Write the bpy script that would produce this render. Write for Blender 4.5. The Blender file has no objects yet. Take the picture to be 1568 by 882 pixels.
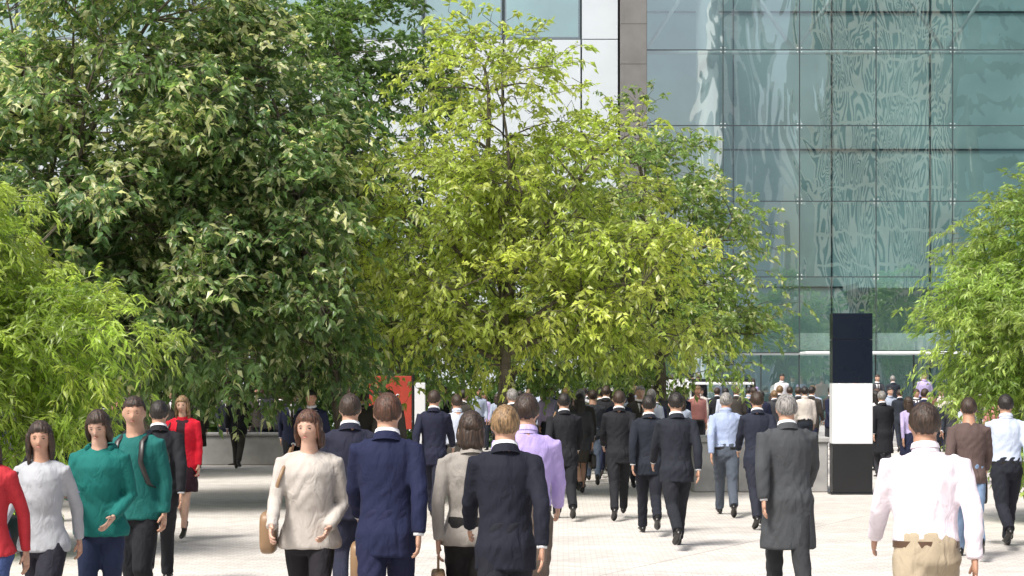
import bpy, math, numpy as np
from mathutils import Vector
scene=bpy.context.scene
H=1.85; F=2613.0
def PX(x,D): return (x-784.0)*D/F
def PZ(y,D): return H+(590.0-y)*D/F

# ---------------------------------------------------------------- materials
def new_mat(name):
    m=bpy.data.materials.new(name); m.use_nodes=True
    nt=m.node_tree; b=nt.nodes['Principled BSDF']
    return m,nt,b
def node(nt,t,**k):
    n=nt.nodes.new(t)
    for a,v in k.items(): setattr(n,a,v)
    return n
def ramp(nt,fac,stops):
    r=node(nt,'ShaderNodeValToRGB'); cr=r.color_ramp
    while len(cr.elements)<len(stops): cr.elements.new(0.5)
    for e,(p,c) in zip(cr.elements,stops):
        e.position=p; e.color=(c[0],c[1],c[2],1)
    nt.links.new(fac,r.inputs[0]); return r.outputs[0]
def noise(nt,scale,detail=3,vec=None,rough=.55,dist=0):
    n=node(nt,'ShaderNodeTexNoise'); n.inputs['Scale'].default_value=scale
    n.inputs['Detail'].default_value=detail; n.inputs['Roughness'].default_value=rough
    n.inputs['Distortion'].default_value=dist
    if vec is not None: nt.links.new(vec,n.inputs['Vector'])
    return n.outputs['Fac']
def coords(nt,scale=(1,1,1),rot=(0,0,0),kind='Object'):
    t=node(nt,'ShaderNodeTexCoord'); mp=node(nt,'ShaderNodeMapping')
    mp.inputs['Scale'].default_value=scale; mp.inputs['Rotation'].default_value=rot
    nt.links.new(t.outputs[kind],mp.inputs[0]); return mp.outputs[0]
def bump(nt,h,b,strength=.3,dist=.01):
    n=node(nt,'ShaderNodeBump'); n.inputs['Strength'].default_value=strength
    n.inputs['Distance'].default_value=dist
    nt.links.new(h,n.inputs['Height']); nt.links.new(n.outputs[0],b.inputs['Normal'])
def mul(c,k): return tuple(min(1,v*k) for v in c)
def simple(name,c,rough=.6,metal=0,var=.15,scale=4,bs=.15,bd=.005,spec=.5):
    m,nt,b=new_mat(name); v=coords(nt)
    f=noise(nt,scale,5,v)
    nt.links.new(ramp(nt,f,[(.3,mul(c,1-var)),(.7,mul(c,1+var))]),b.inputs['Base Color'])
    b.inputs['Roughness'].default_value=rough; b.inputs['Metallic'].default_value=metal
    b.inputs['Specular IOR Level'].default_value=spec
    bump(nt,noise(nt,scale*6,4,v),b,bs,bd)
    return m
_cl={}
def cloth(c,rough=.85):
    k=tuple(round(v,3) for v in c)
    if k in _cl: return _cl[k]
    m,nt,b=new_mat('cloth'); v=coords(nt)
    f=noise(nt,5,4,v)
    nt.links.new(ramp(nt,f,[(.3,mul(c,.86)),(.7,mul(c,1.12))]),b.inputs['Base Color'])
    b.inputs['Roughness'].default_value=rough; b.inputs['Specular IOR Level'].default_value=.25
    v2=coords(nt,(1.3,1,.6),(.3,.35,0))
    bump(nt,noise(nt,9,3,v2,.5,1.3),b,.5,.035)
    _cl[k]=m; return m
def skinmat(c):
    m,nt,b=new_mat('skin'); v=coords(nt)
    nt.links.new(ramp(nt,noise(nt,14,4,v),[(.3,mul(c,.85)),(.7,mul(c,1.1))]),b.inputs['Base Color'])
    b.inputs['Roughness'].default_value=.5
    b.inputs['Subsurface Weight'].default_value=.08
    b.inputs['Subsurface Radius'].default_value=(.02,.008,.004)
    return m
def hairmat(c):
    m,nt,b=new_mat('hair'); v=coords(nt,(1,1,.15))
    f=noise(nt,70,3,v)
    nt.links.new(ramp(nt,f,[(.35,mul(c,.35)),(.65,mul(c,1.6))]),b.inputs['Base Color'])
    b.inputs['Roughness'].default_value=.5
    bump(nt,f,b,.9,.012); return m
SK=[skinmat(c) for c in [(.50,.29,.20),(.43,.24,.16),(.56,.35,.26),(.28,.15,.1)]]
HR={'dark':hairmat((.014,.010,.008)),'brown':hairmat((.036,.021,.013)),'grey':hairmat((.22,.21,.20)),
    'blond':hairmat((.20,.125,.06)),'auburn':hairmat((.07,.03,.016))}
M_EYE=simple('eye_dark',(.03,.022,.018),.2); M_LIP=simple('lips',(.38,.15,.12),.4)
M_SHOE=simple('shoe_leather',(.012,.011,.011),.35); M_SHOEB=simple('shoe_brown',(.09,.05,.03),.4)
LEATH=simple('bag_leather',(.02,.018,.018),.4); TAN=simple('tan_leather',(.24,.15,.08),.45)

# ---------------------------------------------------------------- mesh utils
def build_mesh(name,V,polys,mats,smooth=True,col=None):
    me=bpy.data.meshes.new(name)
    V=np.asarray(V,dtype=np.float32)
    polys=[(np.asarray(p,dtype=np.int32),mi) for p,mi in polys if len(p)]
    me.vertices.add(len(V)); me.vertices.foreach_set('co',V.ravel())
    loops=np.concatenate([p.ravel() for p,_ in polys])
    sizes=np.concatenate([np.full(len(p),p.shape[1],dtype=np.int32) for p,_ in polys])
    starts=np.concatenate([[0],np.cumsum(sizes)[:-1]]).astype(np.int32)
    mi=np.concatenate([np.full(len(p),m,dtype=np.int32) for p,m in polys])
    me.loops.add(len(loops)); me.loops.foreach_set('vertex_index',loops)
    me.polygons.add(len(sizes)); me.polygons.foreach_set('loop_start',starts)
    me.polygons.foreach_set('material_index',mi)
    if isinstance(smooth,bool): sm=np.full(len(sizes),smooth)
    else: sm=np.isin(mi,list(smooth))
    me.polygons.foreach_set('use_smooth',sm)
    for m in mats: me.materials.append(m)
    me.update(calc_edges=True)
    if col is not None:
        a=me.color_attributes.new('Col','FLOAT_COLOR','POINT')
        c=np.ones((len(V),4),dtype=np.float32); c[:,:3]=col
        a.data.foreach_set('color',c.ravel())
    return me
def add_obj(name,me,loc=(0,0,0),rotz=0,parent=None,scale=1):
    o=bpy.data.objects.new(name,me); scene.collection.objects.link(o)
    o.location=loc; o.rotation_euler=(0,0,rotz); o.scale=(scale,)*3
    if parent: o.parent=parent
    return o
class G:
    def __init__(s): s.V=[]; s.n=0; s.P=[]
    def add(s,V,polys,mi=0):
        V=np.asarray(V,float)
        for p in polys:
            if len(p): s.P.append((np.asarray(p,dtype=np.int32)+s.n,mi))
        s.V.append(V); s.n+=len(V)
    def addg(s,g,mi):
        V,P=g.arr(); s.add(V,[p for p,_ in P],mi)
    def arr(s): return np.concatenate(s.V),s.P
    def mesh(s,name,mats,smooth=True,col=None):
        V,P=s.arr(); return build_mesh(name,V,P,mats,smooth,col)
    def tube(s,P,Rx,Ry=None,n=10,side=(1,0,0),mi=0,cap=True,clamp=None):
        P=np.asarray(P,float); m=len(P)
        Rx=np.broadcast_to(np.asarray(Rx,float),(m,)); Ry=Rx if Ry is None else np.broadcast_to(np.asarray(Ry,float),(m,))
        T=np.gradient(P,axis=0); T/=np.linalg.norm(T,axis=1)[:,None]+1e-9
        sd=np.asarray(side,float)
        U=sd-(T@sd)[:,None]*T
        bad=np.linalg.norm(U,axis=1)<.2
        if bad.any():
            s2=np.array([0,1.,.1]); U[bad]=s2-(T[bad]@s2)[:,None]*T[bad]
        U/=np.linalg.norm(U,axis=1)[:,None]; W=np.cross(T,U)
        a=np.arange(n)*2*math.pi/n
        V=P[:,None]+U[:,None]*(Rx[:,None]*np.cos(a))[...,None]+W[:,None]*(Ry[:,None]*np.sin(a))[...,None]
        V=V.reshape(-1,3)
        i=np.arange(m-1)[:,None]*n; j=np.arange(n)[None]; k=(j+1)%n
        Q=np.stack([i+j,i+k,i+n+k,i+n+j],-1).reshape(-1,4)
        polys=[Q]
        if cap:
            V=np.concatenate([V,P[:1],P[-1:]]); c0=m*n; jj=np.arange(n); kk=(jj+1)%n
            polys.append(np.stack([kk,jj,np.full(n,c0)],-1))
            polys.append(np.stack([(m-1)*n+jj,(m-1)*n+kk,np.full(n,c0+1)],-1))
        s.add(V,polys,mi)
    def ell(s,c,r,nu=12,nv=8,mi=0,power=1.0):
        u=np.arange(nu)*2*math.pi/nu; v=np.linspace(-math.pi/2,math.pi/2,nv+1)[1:-1]
        f=lambda t:np.sign(t)*np.abs(t)**power
        X=np.outer(f(np.cos(v)),f(np.cos(u))); Y=np.outer(f(np.cos(v)),f(np.sin(u))); Z=np.outer(f(np.sin(v)),np.ones(nu))
        V=np.stack([X,Y,Z],-1).reshape(-1,3)
        V=np.concatenate([V,[[0,0,-1],[0,0,1]]])*np.asarray(r)+np.asarray(c)
        m=nv-1; i=np.arange(m-1)[:,None]*nu; j=np.arange(nu)[None]; k=(j+1)%nu
        Q=np.stack([i+j,i+k,i+nu+k,i+nu+j],-1).reshape(-1,4)
        jj=np.arange(nu); kk=(jj+1)%nu
        s.add(V,[Q,np.stack([kk,jj,np.full(nu,m*nu)],-1),np.stack([(m-1)*nu+jj,(m-1)*nu+kk,np.full(nu,m*nu+1)],-1)],mi)
    def box(s,x0,x1,y0,y1,z0,z1,mi=0,bev=0):
        if bev:
            b=bev
            rings=[(z0,b),(z0+b,0),(z1-b,0),(z1,b)]
            V=[]
            for z,i in rings:
                xa,xb,ya,yb=x0+i,x1-i,y0+i,y1-i; c=b*.999
                V+=[(xa+c,ya,z),(xb-c,ya,z),(xb,ya+c,z),(xb,yb-c,z),(xb-c,yb,z),(xa+c,yb,z),(xa,yb-c,z),(xa,ya+c,z)]
            Q=[]
            for r in range(3):
                for j in range(8):
                    k=(j+1)%8; Q.append((r*8+j,r*8+k,r*8+8+k,r*8+8+j))
            s.add(V,[np.array(Q),np.array([[7,6,5,4,3,2,1,0]]),np.array([[24,25,26,27,28,29,30,31]])],mi)
            return
        V=[(x0,y0,z0),(x1,y0,z0),(x1,y1,z0),(x0,y1,z0),(x0,y0,z1),(x1,y0,z1),(x1,y1,z1),(x0,y1,z1)]
        s.add(V,[np.array([[0,3,2,1],[4,5,6,7],[0,1,5,4],[1,2,6,5],[2,3,7,6],[3,0,4,7]])],mi)

def remesh(g,voxel,it=3,wr=0,seed=0):
    me=g.mesh('tmp',[]); o=bpy.data.objects.new('tmp',me); scene.collection.objects.link(o)
    r=o.modifiers.new('r','REMESH'); r.mode='VOXEL'; r.voxel_size=voxel
    sm=o.modifiers.new('s','SMOOTH'); sm.factor=.5; sm.iterations=it
    dg=bpy.context.evaluated_depsgraph_get(); e=o.evaluated_get(dg); m=e.to_mesh()
    V=np.empty(len(m.vertices)*3,np.float32); m.vertices.foreach_get('co',V); V=V.reshape(-1,3).astype(float)
    N=np.empty(len(V)*3,np.float32); m.vertices.foreach_get('normal',N); N=N.reshape(-1,3)
    L=np.empty(len(m.loops),np.int32); m.loops.foreach_get('vertex_index',L); Q=L.reshape(-1,4)
    e.to_mesh_clear(); bpy.data.objects.remove(o); bpy.data.meshes.remove(me)
    if wr:
        x,y,z=V.T; s=seed*1.7
        env=np.clip(np.sin(6*z+7*x+s)+.4*np.sin(17*x-9*z+s),0,1.2)
        w=np.sin(50*z+4*np.sin(13*x+s)+3*np.sin(14*y+s*2)+38*x*np.sign(x+.001))*env
        w+=.7*np.sin(61*x-34*z+3*np.sin(11*z+s)+19*y)*(1.1-env)
        V=V+N*(wr*w)[:,None]
    return V,Q

# ---------------------------------------------------------------- people
def head_grid(nu=36,nv=28):
    u=np.arange(nu)*2*math.pi/nu; v=np.linspace(-math.pi/2,math.pi/2,nv+1)[1:-1]
    X=np.outer(np.cos(v),np.cos(u)); Y=np.outer(np.cos(v),np.sin(u)); Z=np.outer(np.sin(v),np.ones(nu))
    U=np.stack([X,Y,Z],-1).reshape(-1,3); U=np.concatenate([U,[[0,0,-1],[0,0,1]]])
    m=nv-1; i=np.arange(m-1)[:,None]*nu; j=np.arange(nu)[None]; k=(j+1)%nu
    Q=np.stack([i+j,i+k,i+nu+k,i+nu+j],-1).reshape(-1,4)
    jj=np.arange(nu); kk=(jj+1)%nu
    return U,Q,[np.stack([kk,jj,np.full(nu,m*nu)],-1),np.stack([(m-1)*nu+jj,(m-1)*nu+kk,np.full(nu,m*nu+1)],-1)]
def head_shape(U):
    x,y,z=U.T; t=np.clip(-z,0,1)
    X=.080*x*(1-.22*t**1.8); fr=y>0
    Y=.098*y*np.where(fr,.93-.03*t,1-.42*t)
    Z=.109*z
    g=np.clip((.12-z)/.42,0,1)*np.exp(-(np.clip(-z-.32,0,1)/.07)**2)
    f=(y>0)
    Y=Y+f*(.025*np.exp(-(x/.17)**2)*g - .011*np.exp(-((np.abs(x)-.36)/.17)**2-((z-.02)/.12)**2)
        +.003*np.exp(-((z-.22)/.08)**2-(x/.6)**2)+.006*np.exp(-(x/.25)**2-((z+.53)/.08)**2)
        +.007*np.exp(-(x/.3)**2-((z+.88)/.16)**2))
    return np.stack([X,Y,Z],-1)
def person_mesh(p,near=True,seed=0):
    rng=np.random.default_rng(seed)
    vox=.0125 if near else .021
    fem=p.get('fem',False); w=p.get('w',1.0)*(.92 if fem else 1.0)
    ph=p.get('phase',rng.random())*2*math.pi; st=p.get('stride',1.0)
    top=p.get('top','suit'); bot=p.get('bot','trousers'); n=14 if near else 10
    out=G()
    lean=lambda P:np.asarray(P,float)+np.stack([np.zeros(len(P)),.05*np.clip(np.asarray(P)[:,2]-.9,0,2),np.zeros(len(P))],-1)
    Z =np.array([.80,.90,1.0,1.10,1.22,1.34,1.41,1.455,1.49])
    if fem:
        rx=np.array([.148,.165,.142,.120,.132,.144,.138,.10,.056])*w/.92; ry=np.array([.105,.118,.10,.088,.114,.118,.09,.07,.055])
    else:
        rx=np.array([.150,.160,.150,.144,.158,.170,.164,.12,.068])*w; ry=np.array([.105,.115,.108,.104,.115,.12,.10,.078,.062])*w
    yo=np.array([-.01,-.015,0,.005,.005,.0,-.012,-.018,-.012])
    shx=(.155 if fem else .172)*w/(.92 if fem else 1)
    P0=np.stack([np.zeros(9),yo,Z],-1)
    body=G(); PB=P0.copy(); PB[0,2]=.86
    body.tube(lean(PB),rx*.90*np.array([.6,.9,1,1,1,1,1,1,1]),ry*.90*np.array([.6,.9,1,1,1,1,1,1,1]),n)
    neck=lean([(0,-.015,1.44),(0,-.01,1.5),(0,.002,1.56),(0,.008,1.60)])
    nr=.053 if fem else .064
    body.tube(neck,[nr*1.4,nr*1.1,nr,nr],None,n)
    arms=[]; legs=[]
    for i,sx in enumerate((-1,1)):
        phi=ph+(math.pi if i else 0)
        sw=math.radians(-26*math.cos(phi)*st); el=math.radians(16+10*max(0,-math.cos(phi)))
        ab=.15
        pose=p.get('arm'+('L' if sx<0 else 'R'))
        if pose=='phone': sw=math.radians(12); el=math.radians(82); ab=.14
        if pose=='bent': sw=math.radians(-8); el=math.radians(58); ab=.17
        if pose=='down': sw=math.radians(2); el=math.radians(8); ab=.13
        S=np.array([sx*shx,-.012,1.424])
        d1=np.array([sx*ab,math.sin(sw),-math.cos(sw)]); d1/=np.linalg.norm(d1)
        E=S+.29*d1
        inw=-.35 if pose in('phone','bent') else -.0
        d2=np.array([sx*inw,math.sin(sw+el),-math.cos(sw+el)]); d2/=np.linalg.norm(d2)
        Wr=E+.25*d2
        P=lean([S+[-sx*.05,0,.01],S,S+.14*d1,E,E+.10*d2,Wr]); arms.append((P,d2,sx))
        ar=.85 if fem else 1
        body.tube(P,np.array([.04,.047,.042,.035,.034,.025])*ar,None,n-2)
    for i,sx in enumerate((-1,1)):
        phi=ph+(math.pi if i else 0)
        th=math.radians(24*math.cos(phi)*st+3); kn=math.radians(6+46*max(0,-math.sin(phi))*st+6*max(0,-math.cos(phi)))
        Hp=np.array([sx*.085,-.01,.90]); 
        d1=np.array([-sx*.03,math.sin(th),-math.cos(th)]); K=Hp+.43*d1
        d2=np.array([-sx*.02,math.sin(th-kn),-math.cos(th-kn)]); A=K+.40*d2
        fp=math.radians(st*(34*max(0,-math.cos(phi))**2-14*max(0,math.cos(phi))**2+18*max(0,-math.sin(phi))))
        heel=p.get('heels',0)
        if heel: fp+=math.radians(20)
        legs.append((Hp,K,A,d1,d2,fp,sx))
        body.tube([Hp+[0,0,.0],Hp+.2*d1,K,K+.12*d2,A],np.array([.078,.072,.052,.051,.036]),None,n-2)
    U,Q,T=head_grid(); hs=head_shape(U)*(.97 if fem else 1.02); hc=np.array([0,.048,1.648])
    tilt=p.get('tilt',0.10); ct,stt=math.cos(tilt),math.sin(tilt)
    yaw=p.get('yaw',0.0); cy,sy=math.cos(yaw),math.sin(yaw)
    def hx(P):
        P=np.asarray(P,float); y=P[:,1]*ct+P[:,2]*stt; z=-P[:,1]*stt+P[:,2]*ct
        x=P[:,0]*cy-y*sy; y2=P[:,0]*sy+y*cy
        return np.stack([x,y2,z],-1)+hc
    body.add(hx(hs),[Q]+T)
    for sx in(-1,1):
        g=G(); g.ell((sx*.081,-.008,-.010),(.011,.018,.030),8,6); V,P=g.arr(); body.add(hx(V),[q for q,_ in P])
    V,Qb=remesh(body,.0095 if near else .016,2); out.add(V,[Qb],0)
    for sx in(-1,1):
        g=G(); g.ell((sx*.028,.0745,.001),(.0125,.008,.0042),8,6); V,P=g.arr(); out.add(hx(V),[q for q,_ in P],7)
        g=G(); g.tube([(sx*.017,.0855,.018),(sx*.03,.083,.0205),(sx*.043,.073,.016)],[.001,.0020,.001],None,5); V,P=g.arr(); out.add(hx(V),[q for q,_ in P],1)
    g=G(); g.ell((0,.0865,-.058),(.019,.008,.005),10,6); V,P=g.arr(); out.add(hx(V),[q for q,_ in P],8)
    x,y,z=U.T
    hairt=p.get('hair','short')
    hl=np.interp(y,[-1,-.5,-.1,.15,.5,.75,1],[-.62,-.5,-.15,.1,.36,.40,.42] if hairt=='short' else [-1.2,-1.2,-.9,-.5,.10,.32,.42])
    hl=hl+.05*np.sin(17*x+seed)+.03*np.sin(41*x+23*y)
    mk=np.clip((z-hl)/.22,-.5,1)
    amp=.13 if hairt=='short' else .16
    infl=np.where(mk>0,1+amp*np.sqrt(np.clip(mk,0,1)),1+.1*mk)
    infl=infl*(1+(.018*np.sin(9*x+11*z+seed)*np.sin(13*y+5*x)+.014*np.sin(31*x+7*z+seed)*np.sin(27*y+19*z))*(mk>0))
    hv=hs*infl[:,None]
    keep=mk>-.15
    fk=lambda q:q[keep[q].all(1)]
    out.add(hx(hv),[fk(Q)]+[fk(t) for t in T],1)
    if hairt in('long','bob','bun'):
        g=G(); L={'long':.22,'bob':.07,'bun':.02}[hairt]
        if hairt=='bun': g.ell((0,-.115,.03),(.042,.042,.042),12,8)
        else:
            pts=[(0,-.035,.05),(0,-.045,-.04),(0,-.055,-.10),(0,-.07,-.10-L*.5),(0,-.07,-.10-L)]
            g.tube(pts,[.07,.088,.090,.082,.04],[.05,.056,.05,.036,.015],16)
            for sx in(-1,1): g.tube([(sx*.050,.025,.062),(sx*.074,.030,.012),(sx*.081,.020,-.06),(sx*.078,-.0,-.10-L*.5)],[.020,.021,.022,.010],[.03,.034,.032,.012],8)
        V,P=g.arr(); g2=G(); g2.add(hx(V),[q for q,_ in P]); V,Qh=remesh(g2,.011 if near else .02,2)
        V[:,0]+=.004*np.sin(V[:,0]*160+V[:,2]*9); V[:,1]+=.004*np.sin(V[:,0]*110+V[:,2]*14); out.add(V,[Qh],1)
    for P,d,sx in arms:
        Wr=P[-1]; fw=np.array([0,1.,0]); fw=fw-(fw@d)*d
        if np.linalg.norm(fw)<.3: fw=np.array([0,0,1.])-d[2]*d
        fw/=np.linalg.norm(fw); inn=np.cross(fw,d); 
        if inn[0]*sx>0: inn=-inn
        g=G(); g.tube([Wr-.02*d,Wr+.02*d,Wr+.055*d,Wr+.092*d],[.026,.032,.041,.038],[.02,.017,.016,.012],10,side=fw)
        cr=.5 if p.get('bag') else .3
        for k,(o,L) in enumerate([(.028,.068),(.0095,.078),(-.0095,.072),(-.028,.055)]):
            b=Wr+.085*d+fw*o; pts=[b]; a=cr*.4
            for sl in (.45,.3,.25):
                pts.append(pts[-1]+L*sl*(d*math.cos(a)+inn*math.sin(a))); a+=cr
            g.tube(pts,[.0095,.009,.008,.006],None,6,side=fw)
        b=Wr+.03*d+fw*.026; t1=b+.035*(fw*.75+d*.6+inn*.2); t2=t1+.032*(fw*.3+d*.85+inn*.35)
        g.tube([b,t1,t2],[.013,.011,.007],None,6,side=inn)
        out.addg(g,0)
    minz=9
    for Hp,K,A,d1,d2,fp,sx in legs:
        c,s_=math.cos(fp),math.sin(fp); f=np.array([sx*.06,c,-s_]); u=np.array([0,s_,c]); r=np.array([1.,0,0])
        ys=np.array([-.065,-.055,-.02,.03,.09,.14,.175,.19]); wd=np.array([.012,.028,.034,.036,.043,.042,.03,.012])*(.85 if fem else 1); hh=np.array([.03,.055,.06,.05,.036,.028,.022,.012])
        a=np.arange(12)*2*math.pi/12; V=[]
        for yy,ww,h_ in zip(ys,wd,hh):
            for t in a:
                V.append(A+f*yy+r*ww*math.cos(t)+u*(-.085+max(0,h_*.85*(1+math.sin(t)))*.75))
        g=G(); i=np.arange(7)[:,None]*12; j=np.arange(12)[None]; k=(j+1)%12
        g.add(V,[np.stack([i+j,i+k,i+12+k,i+12+j],-1).reshape(-1,4),np.array([list(range(11,-1,-1)),list(range(84,96))])])
        g.tube([A+u*.01-f*.01,A-u*.03-f*.01,A-u*.06],[.04,.042,.04] if not p.get('heels') else [.03,.032,.03],None,10)
        if p.get('heels'): g.tube([A-f*.045-u*.05,A-f*.05-u*.12],[.018,.008],None,6)
        V2,_=g.arr(); minz=min(minz,V2[:,2].min())
        out.addg(g,4)
    def legset(g,rad,end=1.0,pel=True):
        for Hp,K,A,d1,d2,fp,sx in legs:
            pts=[Hp+[0,0,.02],Hp+.16*d1,Hp+.30*d1,K,K+.13*d2,K+.27*d2,A+.015*d2]; m=7
            if end<1: m=4; pts=pts[:m]
            g.tube(pts,np.array(rad)[:m]*w,None,n)
        g.tube([(0,-.01,.80),(0,-.015,.88),(0,-.008,.96),(0,0,1.05)],np.interp([.8,.88,.96,1.05],Z,rx)+[-.02,.012,.010,.008],np.interp([.8,.88,.96,1.05],Z,ry)+[-.02,.010,.012,.010],n+4)
    if bot in('trousers','jeans','leggings','shorts'):
        rad={'trousers':[.098,.094,.084,.07,.067,.062,.060],'jeans':[.095,.088,.075,.06,.06,.052,.048],
             'leggings':[.09,.082,.068,.053,.056,.044,.036],'shorts':[.105,.105,.10,.095,.06,.06,.05]}[bot]
        g=G(); legset(g,rad,.4 if bot=='shorts' else 1); V,Qp=remesh(g,vox,3,.003 if near and bot!='leggings' else 0,seed); out.add(V,[Qp],3)
    if bot in('skirt','dress'):
        km=(legs[0][1]+legs[1][1])/2; dy=abs(legs[0][1][1]-legs[1][1][1])/2
        g=G(); g.tube([(0,0,1.04),(0,-.01,.92),(0,km[1]*.4,.75),(0,km[1]*.9,.55)],[.14,.172,.18,.19],[.11,.13,.14+dy*.3,.13+dy*.6],20)
        if bot=='dress': g.tube(lean(P0[2:8]),rx[2:8]+.006,ry[2:8]+.008,n)
        V,Qp=remesh(g,vox,3,.004,seed); out.add(V,[Qp],3)
    fat={'suit':.018,'coat':.028,'blazer':.013,'shirt':.014,'sweater':.018,'tshirt':.012}[top]
    hem={'suit':.76,'coat':.50,'blazer':.74,'shirt':.99,'sweater':.84,'tshirt':.90}[top]
    hem=p.get('hem',hem)
    g=G(); zz=[z_ for z_ in Z if z_>hem+.03]
    def at(z_): return np.interp(z_,Z,rx),np.interp(z_,Z,ry),np.interp(z_,Z,yo)
    pts=[];ra=[];rb=[]
    lowz=list(np.linspace(hem,max(hem,.80),4)[:-1]) if hem<.79 else [hem]
    for z_ in lowz+zz:
        a_,b_,y_=at(max(z_,.8)); ex=max(0,.9-z_)
        k=fat*(.4 if z_>1.44 else 1)+(.014 if z_<.97 else 0)
        pts.append((0,y_-ex*.02,z_)); ra.append(a_+k+ex*.07); rb.append(b_+k+ex*.12)
    if top=='shirt': ra[0]+=.004; rb[0]+=.006
    g.tube(lean(pts),ra,rb,20)
    for P,d,sx in arms:
        e=fat*.5; rr=np.array([.050,.054,.050,.045,.043,.034])*(.84 if fem else 1)*(.5+.5*w)+e
        g.tube(P,rr,None,n)
        g.tube(lean([(0,-.015,1.460),(sx*.08,-.015,1.445),(sx*(shx-.015),-.015,1.424)]),[.055,.048,.044],None,n)
    V,Qt=remesh(g,vox,4,(.0024 if near else 0),seed+3)
    opn=p.get('open')
    if opn or (top in('suit','coat')):
        z=V[:,2]; gap=np.interp(z,[1.12,1.2,1.42,1.5],[0,.012,.055,.06]) if not opn else np.interp(z,[hem,1.1,1.3,1.48],[.10,.05,.055,.05])
        fr=V[:,1]>.02
        nb=fr&(np.abs(np.abs(V[:,0])-gap)<vox*.5)&(gap>.01); V[nb,0]=np.sign(V[nb,0])*gap[nb]
        ins=fr&(np.abs(V[:,0])<gap-.0005)&(z>hem+.004 if opn else z>1.12)
        Qt=Qt[~ins[Qt].any(1)]
        if not opn: 
            gs=G(); gs.tube(lean(P0[2:8]),rx[2:8]+.004,ry[2:8]+.007,n); out.addg(gs,5)
            if not fem:
                gs=G(); gs.tube(lean([(0,.10,1.47),(0,.128,1.38),(0,.135,1.25),(0,.13,1.12)]),[.014,.02,.028,.02],[.006]*4,8); out.addg(gs,7)
    out.add(V,[Qt],2)
    if top in('suit','coat','blazer'):
        gs=G(); gs.tube(lean([(0,-.022,1.46),(0,-.012,1.495),(0,-.006,1.515)]),[nr+.036,nr+.023,nr+.014],None,18,cap=False); out.addg(gs,2)
    if top in('suit','coat','shirt'):
        gs=G(); gs.tube(lean([(0,-.012,1.48),(0,-.006,1.51),(0,.0,1.542),(0,-.0,1.538),(0,-.004,1.51)]),[nr+.016,nr+.011,nr+.006,nr+.011,nr+.018],None,18,cap=False); out.addg(gs,5)
    if top=='shirt' and bot!='skirt':
        a_,b_,y_=at(.98); gs=G(); gs.tube(lean([(0,y_,.962),(0,y_,.998)]),[a_+.015]*2,[b_+.018]*2,24,cap=False); out.addg(gs,4)
    if top in('suit','coat'):
        for P,d,sx in arms:
            gs=G(); gs.tube([P[-1]-.01*d,P[-1]+.012*d],[.033,.032],None,12); out.addg(gs,5)
    if top=='sweater' and p.get('hood'):
        gs=G(); gs.tube(lean([(-.085,.03,1.48),(-.09,-.06,1.485),(0,-.125,1.47),(.09,-.06,1.485),(.085,.03,1.48)]),[.022,.035,.045,.035,.022],None,10,side=(0,0,1))
        V,Qg=remesh(gs,.012,3); out.add(V,[Qg],2)
    bag=p.get('bag')
    if bag=='backpack':
        g=G(); g.ell((0,-.215,1.20),(.15,.085,.22),20,14,power=.6); g.ell((0,-.29,1.12),(.11,.04,.11),16,10,power=.6); V,Qg=remesh(g,.014,3,.003,seed); out.add(V,[Qg],6)
        for sx in(-1,1): 
            g=G(); g.tube(lean([(sx*.08,-.15,1.40),(sx*.095,-.05,1.505),(sx*.10,.09,1.43),(sx*.115,.15,1.28),(sx*.15,.10,1.12),(sx*.14,-.12,1.03)]),[.022]*6,[.008]*6,8); out.addg(g,6)
    elif bag in('handbag','briefcase'):
        P,d,sx=arms[0] if p.get('bagL') else arms[1]; c=P[-1]+.11*d
        sz=(.05,.17,.13) if bag=='handbag' else (.045,.21,.15)
        g=G(); g.ell(c-[0,0,sz[2]+.09],sz,20,14,power=.35); out.addg(g,6)
        cc=c-[0,0,.09]; g=G(); g.tube([cc+[0,-.08,0],cc+[0,-.06,.07],cc+[0,0,.095],cc+[0,.06,.07],cc+[0,.08,0]],[.008]*5,None,6); out.addg(g,6)
    elif bag=='shoulder':
        sx=-1 if p.get('bagL') else 1
        g=G(); g.ell((sx*.27,-.02,.95),(.055,.16,.14),18,12,power=.45); out.addg(g,6)
        g=G(); g.tube(lean([(sx*.26,-.13,1.05),(sx*.20,-.12,1.3),(sx*.12,-.03,1.51),(sx*.19,.12,1.3),(sx*.26,.1,1.05)]),[.012]*5,[.005]*5,8); out.addg(g,6)
    if p.get('phone'):
        P,d,sx=arms[1]; c=P[-1]+.12*d; g=G(); g.box(c[0]-.05,c[0]+.03,c[1]-.07,c[1]+.07,c[2]+.01,c[2]+.022,bev=.004); out.addg(g,5)
    V,Pl=out.arr(); V[:,2]-=minz; k=p.get('h',1.76)/1.775; V*=k
    return build_mesh('body',V,Pl,[None]*9,True)
def mats_for(p):
    return [SK[p.get('skin',0)],HR[p.get('hc','dark')],cloth(p['tc']),cloth(p['bc']),
        p.get('shoe',M_SHOE),cloth(p.get('ac',(.7,.72,.75))),p.get('bagm',LEATH),M_EYE,M_LIP]
def place(name,me,p,x,s,heading,z=0,D=None):
    D=D or F/s
    o=add_obj(name,me,(PX(x,D),D,z),math.radians(heading))
    for i,m in enumerate(mats_for(p)):
        o.material_slots[i].link='OBJECT'; o.material_slots[i].material=m
    return o
BLK=(.014,.015,.019); NAVY=(.015,.019,.045); CHAR=(.04,.042,.05); WHITE=(.72,.71,.73)
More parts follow.
